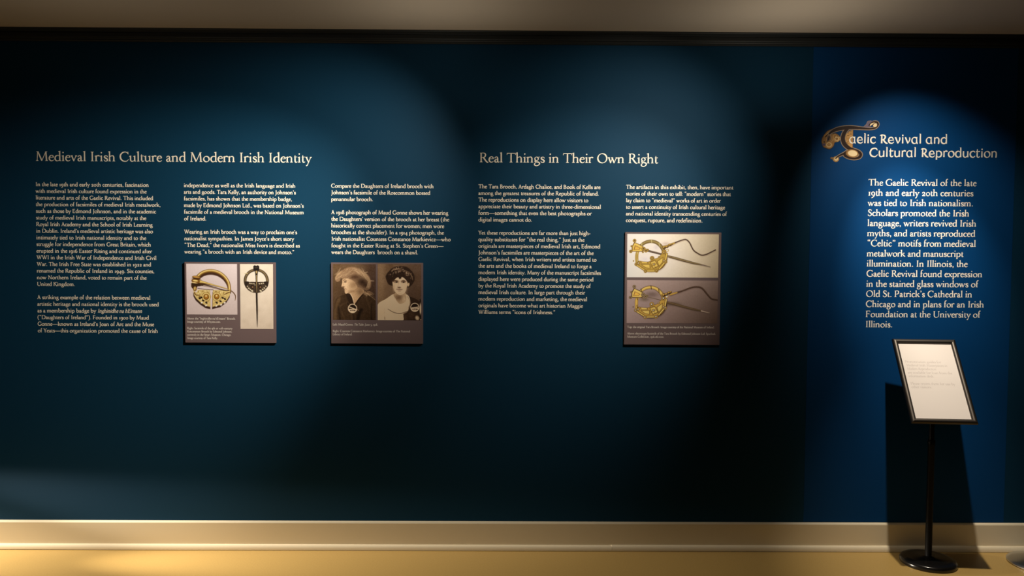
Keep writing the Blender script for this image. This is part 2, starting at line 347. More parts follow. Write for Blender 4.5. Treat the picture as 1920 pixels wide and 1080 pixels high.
def heading(label, text, x0, x1, yb, em):
    a, c = W(x0, yb), W(x1, yb+(x1-x0)*0.003)
    o = lettering('heading_lettering', [(text, a.x, c.x, (a.z+c.z)/2, em)], M_VINYL, bold=9, lod=6)
    o['label'] = label; o['category'] = 'lettering'; o['kind'] = 'thing'; o['group'] = 'section headings on the navy wall'
heading('large cream heading "Medieval Irish Culture and Modern Irish Identity" on the navy wall', 'Medieval Irish Culture and Modern Irish Identity', 66.7, 584.2, 302.4, 0.0758)
heading('large cream heading "Real Things in Their Own Right" on the navy wall', 'Real Things in Their Own Right', 898.7, 1234.1, 304.7, 0.0758)

EM = 0.0308
def column(label, lines, xl, yl):
    a = W(xl[0], yl[0]); t = thing('text_block', label, 'lettering', (0, 0, 0), 'cream text columns on the navy wall')
    for p in block(lines, xl, yl, EM): lettering('paragraph', p, M_VINYL, t, bold=36, lod=3)
Z1 = lambda v: 40+v/2.918
column('leftmost cream text column, beginning "In the late 19th"', [(t, Z1(v)) for t, v in (
    ('In the late 19th and early 20th centuries, fascination', 698), ('with medieval Irish culture found expression in the', 686),
    ('literature and arts of the Gaelic Revival. This included', 722), ('the production of facsimiles of medieval Irish metalwork,', 762),
    ('such as those by Edmond Johnson, and in the academic', 738), ('study of medieval Irish manuscripts, notably at the', 684),
    ('Royal Irish Academy and the School of Irish Learning', 719), ('in Dublin. Ireland’s medieval artistic heritage was also', 721),
    ('intimately tied to Irish national identity and to the', 684), ('struggle for independence from Great Britain, which', 710),
    ('erupted in the 1916 Easter Rising and continued after', 716), ('WWI in the Irish War of Independence and Irish Civil', 740),
    ('War. The Irish Free State was established in 1922 and', 711), ('renamed the Republic of Ireland in 1949. Six counties,', 728),
    ('now Northern Ireland, voted to remain part of the', 686), ('United Kingdom.', 294))] + [None] + [(t, Z1(v)) for t, v in (
    ('A striking example of the relation between medieval', 707), ('artistic heritage and national identity is the brooch used', 753),
    ('as a membership badge by *Inghinidhe na hEireann*', 661), ('(“Daughters of Ireland”). Founded in 1900 by Maud', 699),
    ('Gonne—known as Ireland’s Joan of Arc and the Muse', 727), ('of Yeats—this organization promoted the cause of Irish', 748))], (66.7, 70.8), (349.2, 623))
column('cream text column beginning "independence as well as the Irish language", above the two-brooch panel', [(t, Z1(v)) if t else None for t, v in (
    ('independence as well as the Irish language and Irish', 1500), ('arts and goods. Tara Kelly, an authority on Johnson’s', 1502),
    ('facsimiles, has shown that the membership badge,', 1481), ('made by Edmond Johnson Ltd., was based on Johnson’s', 1545),
    ('facsimile of a medieval brooch in the National Museum', 1546), ('of Ireland.', 1013), (None, 0),
    ('Wearing an Irish brooch was a way to proclaim one’s', 1509), ('nationalist sympathies. In James Joyce’s short story', 1492),
    ('“The Dead,” the nationalist Miss Ivors is described as', 1524), ('wearing “a brooch with an Irish device and motto.”', 1494))], (344.6, 345.8), (350.9, 475.3))
Z3 = lambda v: 610+v/7.2
column('cream text column beginning "Compare the Daughters of Ireland brooch", above the panel of portraits', [(t, Z3(v)) if t else None for t, v in (
    ('Compare the Daughters of Ireland brooch with', 1463), ('Johnson’s facsimile of the Roscommon bossed', 1418), ('penannular brooch.', 645), (None, 0),
    ('A 1918 photograph of Maud Gonne shows her wearing', 1660), ('the Daughters’ version of the brooch at her breast (the', 1673),
    ('historically correct placement for women; men wore', 1604), ('brooches at the shoulder). In a 1914 photograph, the', 1601),
    ('Irish nationalist Countess Constance Markievicz—who', 1693), ('fought in the Easter Rising at St. Stephen’s Green—', 1596),
    ('wears the Daughters  brooch on a shawl.', 1252))], (620.8, 621.3), (351.9, 476.1))
Z4 = lambda v: 880+v/3.375
column('cream text column beginning "The Tara Brooch, Ardagh Chalice", under the shorter heading', [(t, Z4(v)) if t else None for t, v in (
    ('The Tara Brooch, Ardagh Chalice, and Book of Kells are', 830), ('among the greatest treasures of the Republic of Ireland.', 820),
    ('The reproductions on display here allow visitors to', 753), ('appreciate their beauty and artistry in three-dimensional', 833),
    ('form—something that even the best photographs or', 774), ('digital images cannot do.', 397), (None, 0),
    ('Yet these reproductions are far more than just high-', 767), ('quality substitutes for “the real thing.” Just as the', 729),
    ('originals are masterpieces of medieval Irish art, Edmond', 829), ('Johnson’s facsimiles are masterpieces of the art of the', 787),
    ('Gaelic Revival, when Irish writers and artists turned to', 805), ('the arts and the books of medieval Ireland to forge a', 774),
    ('modern Irish identity. Many of the manuscript facsimiles', 833), ('displayed here were produced during the same period', 786),
    ('by the Royal Irish Academy to promote the study of', 768), ('medieval Irish culture. In large part through their', 733),
    ('modern reproduction and marketing, the medieval', 746), ('originals have become what art historian Maggie', 719), ('Williams terms “icons of Irishness.”', 544))], (896.9, 896.9), (353.2, 588.4))
column('short cream text column beginning "The artifacts in this exhibit", above the panel of gold brooches', [(t, Z4(v)) for t, v in (
    ('The artifacts in this exhibit, then, have important', 1671), ('stories of their own to tell: “modern” stories that', 1655),
    ('lay claim to “medieval” works of art in order', 1591), ('to assert a continuity of Irish cultural heritage', 1618),
    ('and national identity transcending centuries of', 1629), ('conquest, rupture, and redefinition.', 1476))], (1173.6, 1173.4), (354.1, 416.3))
# ---------------------------------------------------------------- printed pictures (fine grids of printed colour)
class Print:
    """a print drawn with numpy in the units of a close look at the photograph; colours are 0-255 sRGB ink tones"""
    def __init__(s, x0, y0, x1, y1, nx, seed=1):
        s.ny = max(2, int(nx*(y1-y0)/(x1-x0))); s.nx = nx; s.b = (x0, y0, x1, y1)
        s.X, s.Y = np.meshgrid(np.linspace(x0, x1, nx), np.linspace(y0, y1, s.ny))
        s.C = np.zeros((s.ny, nx, 3)); s.A = np.zeros((s.ny, nx)); s.rng = np.random.default_rng(seed)
    def mix(s, m, col, a=1.0):
        m = np.clip(m*a, 0, 1)
        s.C += (np.array(col, float)-s.C)*m[..., None]; s.A = np.maximum(s.A, m)
    def grad(s, tl, tr, bl, br):
        u = (s.X-s.b[0])/(s.b[2]-s.b[0]); v = (s.Y-s.b[1])/(s.b[3]-s.b[1]); f = lambda c: np.array(c, float)
        s.C[:] = ((f(tl)*(1-u[..., None])+f(tr)*u[..., None])*(1-v[..., None])+(f(bl)*(1-u[..., None])+f(br)*u[..., None])*v[..., None]); s.A[:] = 1
    def dist_seg(s, a, b):
        ax, ay, bx, by = *a[:2], *b[:2]; dx, dy = bx-ax, by-ay; l = dx*dx+dy*dy or 1e-9
        t = np.clip(((s.X-ax)*dx+(s.Y-ay)*dy)/l, 0, 1)
        return np.hypot(s.X-ax-t*dx, s.Y-ay-t*dy), t
    def poly(s, pts, col, soft=6, a=1.0, smooth=True):
        P = spline(list(pts)+[pts[0]], 5)[:-1] if smooth else [list(p) for p in pts]
        inside = np.zeros(s.X.shape, bool); d = np.full(s.X.shape, 1e9); n = len(P)
        for i in range(n):
            p, q = P[i], P[(i+1) % n]
            if p[1] != q[1]:
                inside ^= ((p[1] > s.Y) != (q[1] > s.Y)) & (s.X < (q[0]-p[0])*(s.Y-p[1])/(q[1]-p[1])+p[0])
            d = np.minimum(d, s.dist_seg(p, q)[0])
        s.mix(np.where(inside, .5+d/soft, .5-d/soft), col, a)
    def line(s, pts, col, soft=5, a=1.0, smooth=True):
        P = spline(pts, 6) if smooth else pts; m = np.zeros(s.X.shape)
        for p, q in zip(P, P[1:]):
            d, t = s.dist_seg(p, q); m = np.maximum(m, .5+((p[2]+(q[2]-p[2])*t)/2-d)/soft)
        s.mix(m, col, a)
    def ell(s, cx, cy, rx, ry, col, soft=6, a=1.0, rot=0.0):
        c, n = math.cos(rot), math.sin(rot); u = (s.X-cx)*c+(s.Y-cy)*n; v = -(s.X-cx)*n+(s.Y-cy)*c
        s.mix(.5+(1-np.hypot(u/rx, v/ry))*min(rx, ry)/soft, col, a)
    def ring(s, cx, cy, r, w, col, soft=5, a=1.0, sq=1.0):
        s.mix(.5+(w/2-abs(np.hypot(s.X-cx, (s.Y-cy)/sq)-r))/soft, col, a)
    def glow(s, cx, cy, rx, ry, col, a=1.0):
        s.mix(np.exp(-(((s.X-cx)/rx)**2+((s.Y-cy)/ry)**2)), col, a)
    def grain(s, amp, cells):
        g = s.rng.normal(0, amp, (int(cells*s.ny/s.nx)+2, cells+2))
        u = (s.X-s.b[0])/(s.b[2]-s.b[0])*cells; v = (s.Y-s.b[1])/(s.b[3]-s.b[1])*(g.shape[0]-2)
        i, j = v.astype(int), u.astype(int); fu, fv = u-j, v-i
        n = g[i, j]*(1-fu)*(1-fv)+g[i, j+1]*fu*(1-fv)+g[i+1, j]*(1-fu)*fv+g[i+1, j+1]*fu*fv
        s.C += n[..., None]
    def build(s, name, m, parent, tl, tr, br, bl, ink=(1, 1, 1), cut=False):
        """tl..bl: corners in metres; ink: brightness of the press run per channel"""
        u = np.linspace(0, 1, s.nx)[None, :, None]; v = np.linspace(0, 1, s.ny)[:, None, None]
        P = ((np.array(tl)*(1-u)+np.array(tr)*u)*(1-v)+(np.array(bl)*(1-u)+np.array(br)*u)*v).reshape(-1, 3)
        idx = np.arange(s.nx*s.ny).reshape(s.ny, s.nx)
        q = np.stack([idx[1:, :-1], idx[1:, 1:], idx[:-1, 1:], idx[:-1, :-1]], -1).reshape(-1, 4)
        if cut:
            k = s.A.reshape(-1)[q].mean(1) > .5; q = q[k]; used = np.unique(q); re = np.zeros(len(P), int); re[used] = np.arange(len(used)); q = re[q]; P = P[used]
        me = bpy.data.meshes.new(name); me.from_pydata(P.tolist(), [], q.tolist()); me.update()
        c = np.clip(s.C, 0, 255)/255; c = np.where(c <= .04045, c/12.92, ((c+.055)/1.055)**2.4)*np.array(ink)
        c = (c*np.minimum(1, .9/np.maximum(c.max(-1, keepdims=True), 1e-6))).reshape(-1, 3)
        if cut: c = c[used]
        at = me.color_attributes.new('ink', 'FLOAT_COLOR', 'POINT')
        at.data.foreach_set('color', np.concatenate([c, np.ones((len(c), 1))], 1).astype(np.float32).ravel())
        me.materials.append(m); o = bpy.data.objects.new(name, me); COL.objects.link(o); o.parent = parent
        return o
def ink_material(name, rough=0.5):
    m = bpy.data.materials.new(name); m.use_nodes = True; nt = m.node_tree; a = nt.nodes.new('ShaderNodeVertexColor'); a.layer_name = 'ink'
    b = nt.nodes['Principled BSDF']; nt.links.new(a.outputs['Color'], b.inputs['Base Color']); b.inputs['Roughness'].default_value = rough; b.inputs['Specular IOR Level'].default_value = .3
    return m
M_INK = ink_material('printed_ink')

def sh(pts, dx, dy): return [(p[0]+dx, p[1]+dy, *p[2:]) for p in pts]

def ring_brooch():
    p = Print(85, 88, 990, 985, 210, 3); p.grad((232, 208, 196), (232, 208, 196), (212, 186, 172), (206, 180, 166))
    arc = [(232, 545, 58), (240, 430, 58), (285, 318, 56), (385, 238, 56), (520, 210, 56), (655, 238, 56), (765, 315, 56), (835, 425, 56), (852, 545, 56)]
    p.line(sh(arc, 0, 44)[1:], (70, 42, 26), 14); p.line(arc, (120, 80, 30), 8)
    p.line([(x, y-4, 34) for x, y, w in arc], (190, 145, 66), 10); p.line([(x+2, y-8, 13) for x, y, w in arc], (250, 218, 140), 10)
    L = [(208, 560), (260, 600), (300, 548), (505, 550), (512, 850), (430, 835), (330, 770), (255, 700), (215, 630)]
    R = [(556, 550), (800, 555), (868, 560), (858, 640), (800, 735), (690, 815), (545, 850)]
    for q in (L, R): p.poly(sh(q, -6, 40), (58, 34, 22), 12, 1, False)
    for q in (L, R): p.poly(q, (214, 180, 106), 8, 1, False)
    for k in range(150):
        x, y = p.rng.uniform(240, 850), p.rng.uniform(560, 830)
        if (x-532)**2/330**2+(y-540)**2/290**2 < .93 and abs(x-530) > 34:
            p.ell(x, y, p.rng.uniform(8, 18), p.rng.uniform(6, 12), p.rng.choice([(250, 226, 166), (118, 82, 32), (240, 208, 136), (150, 110, 46)]), 8, .7, p.rng.uniform(0, 3))
    p.line([(533, 556, 22), (530, 700, 18), (522, 880, 12)], (222, 198, 186), 6)
    for x, y in ((435, 672), (622, 668)):
        p.ell(x, y, 84, 78, (224, 190, 112), 8, .9); p.ring(x, y, 76, 9, (140, 98, 36), 6, .8); p.ell(x, y, 50, 52, (92, 54, 16), 8); p.ell(x, y-4, 40, 42, (168, 108, 30), 14); p.glow(x-2, y-14, 15, 16, (255, 232, 170))
    for x, y in ((348, 684), (318, 700), (378, 738), (436, 776), (622, 776), (690, 750), (728, 690), (768, 708)): p.ell(x, y, 22, 15, (30, 16, 10), 8, 1, .5)
    for x, y in ((356, 776), (430, 826), (616, 832), (700, 812), (764, 776)): p.ell(x, y, 20, 13, (240, 220, 196), 7, 1, -.4)
    p.line([(225, 600, 20), (255, 640, 18), (330, 640, 10)], (110, 70, 26), 6); p.line([(850, 590, 18), (800, 610, 16), (740, 640, 8)], (110, 70, 26), 6)
    p.line([(285, 520, 10), (420, 540, 9), (560, 546, 9)], (40, 26, 20), 5)
    pin = [(320, 410, 76), (380, 418, 48), (480, 442, 34), (620, 478, 24), (760, 515, 18), (865, 556, 15), (925, 600, 16), (958, 660, 15), (950, 735, 6)]
    p.line(sh(pin, -10, 38)[:5]+[(840, 560, 12)], (64, 40, 24), 10); p.line([(390, 470, 14), (520, 500, 12), (660, 530, 8)], (196, 170, 150), 6, .7)
    p.line(pin, (96, 62, 24), 7); p.line([(x, y-w*.14, w*.55) for x, y, w in pin[:6]], (232, 194, 106), 7)
    for cx, cy, rx, ry, c in ((225, 475, 56, 62, (64, 40, 20)), (252, 452, 84, 34, (58, 36, 18)), (262, 330, 74, 30, (110, 70, 24)), (262, 322, 62, 13, (206, 150, 70)), (250, 392, 76, 42, (126, 80, 26)), (245, 388, 46, 16, (246, 208, 120)), (262, 356, 70, 9, (60, 36, 16)), (228, 424, 50, 9, (240, 204, 130)), (236, 528, 34, 34, (150, 106, 44)), (234, 520, 10, 30, (240, 204, 120))):
        p.ell(cx, cy, rx, ry, c, 9, 1, .12)
    p.grain(1.5, 60); return p

def pin_brooch():
    p = Print(63, 62, 462, 838, 130, 4); p.grad((240, 219, 188), (236, 213, 182), (219, 193, 163), (214, 188, 158)); p.grain(3, 9)
    p.ell(259, 262, 152, 146, (74, 58, 40), 7); p.ell(259, 262, 118, 114, (240, 219, 190), 7)
    p.ring(259, 262, 134, 9, (168, 136, 84), 8, .8)
    q = [(112, 282), (200, 274), (262, 276), (330, 274), (408, 282), (392, 338), (338, 388), (262, 407), (184, 388), (128, 338)]
    p.poly(q, (66, 50, 36), 6, 1, False); p.poly([(120, 270), (170, 276), (130, 330)], (44, 32, 24), 6); p.poly([(404, 270), (350, 276), (396, 330)], (44, 32, 24), 6)
    for x, y, r in ((168, 352, 10), (186, 366, 9), (208, 382, 13), (312, 382, 13), (336, 364, 10), (356, 348, 9), (182, 292, 9), (205, 294, 8), (230, 296, 8), (296, 296, 8), (322, 294, 9), (344, 290, 8), (152, 328, 7), (374, 326, 7), (244, 312, 6)): p.ell(x, y, r*1.15, r*.72, (222, 200, 160), 5, 1, .5)
    for x in (210, 305): p.ell(x, 335, 31, 30, (38, 24, 18), 5); p.ring(x, 335, 27, 4, (120, 96, 58), 4, .8); p.ell(x+4, 337, 11, 9, (150, 108, 70), 7)
    p.line([(262, 140, 40), (262, 180, 30), (262, 230, 22), (262, 400, 23), (265, 600, 20), (266, 740, 12), (266, 818, 3)], (44, 32, 24), 5)
    p.line([(262, 150, 22), (262, 200, 9), (262, 300, 8), (264, 400, 5)], (186, 152, 92), 5, .85); p.ell(262, 183, 9, 10, (30, 20, 16), 4)
    p.poly([(224, 88), (240, 76), (260, 84), (278, 76), (296, 88), (296, 136), (262, 142), (226, 136)], (34, 26, 22), 5, 1, False)
    for x in (245, 258, 272): p.ell(x, 106, 4, 3, (130, 108, 76), 3)
    p.line([(120, 178, 8), (150, 172, 10)], (210, 186, 130), 5); p.grain(1.5, 60); return p

def hair(p, n, start, flow, cols, w, ln, a=.5):
    for k in range(n):
        x, y = start(p.rng); pts = []
        for i in range(4):
            pts.append((x, y, w*p.rng.uniform(.5, 1.2))); dx, dy = flow(x, y); l = math.hypot(dx, dy) or 1; x += dx/l*ln+p.rng.normal(0, ln*.15); y += dy/l*ln+p.rng.normal(0, ln*.15)
        p.line(pts, cols[p.rng.integers(len(cols))], 9, a*p.rng.uniform(.5, 1))

def profile_portrait():
    p = Print(80, 45, 808, 990, 185, 5); p.grad((92, 70, 48), (76, 56, 44), (80, 60, 42), (66, 48, 38)); p.grain(4, 7); p.glow(420, 110, 220, 90, (104, 80, 56), .8); p.glow(560, 560, 200, 140, (60, 43, 32), .8)
    p.poly([(80, 1000), (80, 930), (96, 780), (130, 650), (200, 590), (330, 545), (395, 545), (520, 600), (610, 545), (720, 570), (790, 625), (820, 690), (820, 1000)], (62, 45, 30), 10)
    p.poly([(80, 1000), (84, 880), (130, 680), (190, 600), (215, 640), (150, 820), (150, 1000)], (88, 66, 44), 30, .8)
    for q in ([(200, 760, 26), (260, 720, 20), (340, 690, 10)], [(230, 860, 22), (260, 930, 26), (280, 1000, 20)], [(640, 600, 24), (700, 760, 20), (720, 900, 10)], [(330, 900, 16), (400, 890, 20), (400, 990, 18)]): p.line(q, (84, 63, 43), 30, .6)
    for q in ([(170, 780, 16), (190, 880, 18), (200, 990, 16)], [(560, 820, 60), (520, 900, 60), (500, 990, 60)], [(330, 700, 14), (360, 760, 18)], [(420, 890, 14), (440, 990, 16)], [(740, 720, 14), (730, 860, 20), (735, 990, 20)]): p.line(q, (36, 25, 17), 26, .8)
    p.poly([(340, 545), (470, 440), (580, 455), (612, 535), (520, 640), (445, 742), (415, 640), (385, 560)], (172, 136, 99), 10)
    p.glow(540, 510, 60, 70, (116, 88, 62), .9); p.line([(600, 545, 20), (520, 640, 24), (450, 742, 22)], (44, 30, 20), 10); p.poly([(300, 560), (370, 548), (420, 640), (438, 735), (350, 690)], (46, 32, 22), 12)
    p.line([(380, 550, 16), (412, 610, 14), (446, 742, 8)], (205, 172, 134), 8)
    p.poly([(262, 270), (240, 318), (240, 360), (226, 414), (234, 432), (262, 440), (268, 456), (280, 476), (282, 520), (300, 545), (345, 530), (420, 490), (490, 440), (500, 380), (440, 320), (350, 280)], (194, 158, 119), 8)
    p.glow(430, 400, 85, 80, (138, 106, 75), .8); p.glow(300, 400, 36, 60, (206, 172, 132), .5); p.glow(400, 505, 70, 22, (136, 104, 74), .7); p.glow(262, 432, 18, 12, (96, 66, 46), .9)
    p.ell(288, 347, 23, 9, (58, 38, 28), 8); p.line([(252, 322, 8), (285, 316, 12), (318, 330, 7)], (96, 70, 48), 8, .9); p.line([(272, 462, 7), (292, 464, 8), (314, 468, 4)], (92, 56, 42), 6); p.line([(276, 490, 6), (296, 492, 5)], (160, 124, 92), 6); p.line([(236, 420, 5), (256, 432, 6)], (84, 56, 40), 5); p.line([(262, 345, 12), (258, 390, 10)], (170, 134, 98), 9, .5)
    p.poly([(120, 318), (140, 240), (220, 170), (310, 112), (410, 94), (500, 112), (600, 185), (680, 232), (722, 320), (728, 400), (700, 462), (640, 482), (560, 456), (500, 420), (450, 350), (380, 300), (310, 285), (250, 296), (215, 285), (196, 330), (150, 345)], (134, 104, 76), 16)
    lft = lambda r: (r.uniform(190, 440), r.uniform(110, 250)); fl = lambda x, y: (-(y-60)*.9-30, 120)
    hair(p, 70, lft, fl, [(176, 144, 108), (112, 84, 60), (190, 158, 120), (96, 70, 50), (150, 120, 88)], 8, 36)
    hair(p, 60, lambda r: (r.uniform(400, 610), r.uniform(110, 220)), lambda x, y: (100, (x-380)*.5+25), [(176, 144, 108), (116, 88, 64), (192, 160, 122), (150, 118, 86)], 8, 44)
    p.glow(455, 262, 95, 42, (70, 48, 34), .85); p.glow(575, 345, 85, 70, (50, 34, 24), .95); p.glow(635, 400, 60, 60, (52, 36, 26), .9)
    for k in range(6): p.line([(500+k*12, 140+k*6, 6), (640, 220+k*14, 9), (712-k*7, 320+k*4, 8), (690-k*8, 440, 6)], (182, 150, 112) if k % 2 else (140, 110, 80), 9, .7)
    p.line([(130, 300, 22), (140, 255, 26), (210, 190, 22)], (166, 134, 98), 18, .7); p.line([(620, 190, 8), (668, 176, 10)], (166, 134, 100), 8); p.line([(725, 326, 8), (776, 329, 6)], (190, 158, 124), 6)
    hair(p, 22, lambda r: (r.uniform(560, 700), r.uniform(490, 530)), lambda x, y: (60, 45), [(176, 142, 104), (120, 92, 66), (150, 118, 84)], 10, 30, .8); p.line([(640, 540, 12), (740, 600, 8), (806, 655, 6)], (150, 120, 90), 8, .8)
    portrait_brooch(p, 412, 796, 72, .35); p.line([(490, 815, 10), (520, 832, 4)], (150, 118, 88), 6); p.grain(4, 70); p.C = (p.C-95)*1.16+96; return p

def portrait_brooch(p, x, y, r, tilt):
    p.ell(x, y, r, r*1.02, (40, 28, 20), 6); s = (202, 172, 136)
    p.poly([(x-r*.98, y+r*.1), (x+r*.98, y+r*.1), (x+r*.75, y+r*.68), (x, y+r), (x-r*.75, y+r*.68)], s, 6, .95)
    p.ring(x, y, r, 13, (212, 182, 146), 6)
    for a in (-.45, -.1, .28, .55): p.ell(x+a*r, y+r*(.42+.1*abs(a)), 9, 10, (62, 44, 32), 6)
    p.line([(x-r*.72, y-r*tilt, 16), (x+r*.7, y+r*tilt*.6, 12)], (210, 180, 144), 6)

def facing_portrait():
    p = Print(72, 45, 808, 995, 185, 6); p.grad((118, 90, 64), (88, 66, 50), (132, 102, 74), (76, 56, 42)); p.grain(4, 7); p.glow(130, 300, 60, 360, (142, 112, 82), .8); p.glow(650, 560, 120, 150, (84, 62, 48), .7); p.glow(770, 300, 60, 300, (106, 80, 60), .6)
    p.poly([(560, 575), (690, 620), (780, 670), (830, 720), (830, 1010), (440, 1010), (520, 900), (590, 840), (625, 700)], (56, 40, 29), 10)
    p.glow(640, 900, 70, 80, (80, 58, 42), .8); p.glow(540, 950, 30, 60, (88, 64, 46), .8); p.line([(790, 640, 16), (800, 760, 14), (790, 990, 16)], (36, 26, 20), 10)
    p.ell(795, 800, 15, 95, (206, 176, 140), 8); p.ell(740, 955, 34, 42, (176, 146, 112), 16, .9, -.5); p.ell(735, 955, 14, 24, (206, 178, 142), 10, .8, -.5); p.ell(800, 984, 9, 9, (196, 166, 130), 6)
    p.poly([(345, 560), (390, 520), (530, 520), (560, 600), (545, 680), (470, 720), (400, 690)], (176, 142, 106), 10); p.glow(430, 610, 70, 50, (110, 82, 58), .85); p.glow(520, 640, 40, 70, (208, 176, 138), .7)
    p.poly([(72, 735), (110, 690), (210, 635), (335, 552), (352, 590), (420, 700), (470, 715), (540, 680), (556, 600), (545, 553), (600, 590), (625, 690), (600, 780), (575, 846), (505, 886), (508, 930), (470, 1010), (60, 1010), (60, 750)], (222, 191, 151), 8)
    p.line([(335, 556, 10), (360, 620, 8), (420, 700, 6)], (176, 144, 108), 10, .8); p.line([(245, 806, 7), (335, 858, 9), (450, 882, 10), (580, 840, 7)], (84, 60, 44), 8); p.line([(185, 800, 12), (190, 990, 12)], (186, 156, 120), 14, .7); p.line([(190, 940, 6), (194, 985, 7)], (96, 70, 52), 6); p.line([(575, 590, 6), (618, 680, 8), (590, 790, 6)], (120, 90, 66), 8, .8); p.glow(120, 870, 60, 110, (206, 175, 136), .6)
    p.poly([(215, 300), (210, 240), (265, 165), (330, 108), (440, 82), (560, 92), (645, 160), (692, 240), (688, 330), (640, 405), (585, 440), (430, 470), (330, 420), (255, 385)], (52, 36, 26), 14)
    p.poly([(322, 350), (345, 305), (400, 262), (440, 240), (505, 255), (550, 300), (578, 372), (562, 440), (545, 505), (510, 545), (460, 568), (415, 556), (362, 508), (334, 440)], (216, 184, 145), 9)
    p.ell(592, 390, 17, 32, (200, 166, 126), 8, 1, .2); p.glow(348, 440, 26, 80, (186, 152, 114), .7); p.glow(440, 545, 60, 18, (192, 158, 120), .6); p.glow(550, 440, 24, 80, (200, 166, 128), .6); p.glow(470, 300, 60, 30, (226, 196, 158), .7)
    p.poly([(330, 330), (360, 270), (420, 225), (500, 230), (560, 290), (580, 350), (530, 290), (480, 262), (470, 285), (440, 296), (418, 268), (370, 295), (335, 350)], (50, 34, 25), 10)
    for x in (386, 506): p.glow(x, 342, 44, 22, (140, 106, 78), .8); p.ell(x, 348, 30, 10, (60, 40, 30), 8); p.ell(x, 349, 11, 10, (28, 18, 14), 6); p.ell(x-16, 350, 8, 4, (196, 164, 128), 5)
    p.line([(338, 334, 8), (372, 322, 14), (418, 330, 8)], (84, 58, 42), 9); p.line([(470, 332, 8), (510, 322, 14), (552, 338, 7)], (84, 58, 42), 9)
    p.line([(424, 345, 10), (420, 400, 8), (410, 428, 8)], (176, 140, 104), 10, .8); p.line([(452, 350, 16), (456, 420, 20)], (230, 200, 162), 14, .7); p.ell(436, 438, 28, 9, (86, 58, 42), 9); p.glow(440, 448, 24, 10, (150, 116, 86), .6)
    p.line([(386, 470, 6), (438, 468, 13), (490, 474, 6)], (84, 54, 42), 8); p.line([(404, 488, 6), (440, 490, 12), (474, 488, 6)], (160, 120, 92), 9, .9); p.line([(415, 504, 4), (440, 508, 7), (464, 504, 4)], (140, 106, 80), 8, .8)
    for k in range(90):
        a = p.rng.uniform(3.3, 6.2); r = p.rng.uniform(.55, 1); x, y = 450+225*r*math.cos(a), 300+205*r*math.sin(a)
        if y < 290 - 60*abs(x-450)/225 or abs(x-450) > 170:
            p.ell(x, y, p.rng.uniform(8, 18), p.rng.uniform(5, 10), [(152, 122, 94), (96, 70, 52), (34, 24, 18), (176, 148, 118)][p.rng.integers(4)], 9, .7 if y < 230 else .3, p.rng.uniform(0, 3))
    for k in range(10): p.line([(300+k*10, 170-k*4, 5), (340+k*14, 120, 8), (400+k*14, 150+k*3, 6)], (140, 110, 84), 8, .5); p.line([(520+k*10, 140+k*6, 6), (600+k*6, 180+k*8, 10), (640+k*3, 250+k*8, 5)], (150, 120, 90) if k % 2 else (60, 42, 30), 9, .6)
    p.line([(340, 60, 4), (400, 70, 5), (430, 95, 4)], (170, 140, 108), 6, .7); portrait_brooch(p, 700, 776, 70, -.1); p.line([(645, 800, 12), (760, 765, 10)], (210, 180, 144), 6); p.grain(4, 70); p.C = (p.C-95)*1.16+96; return p

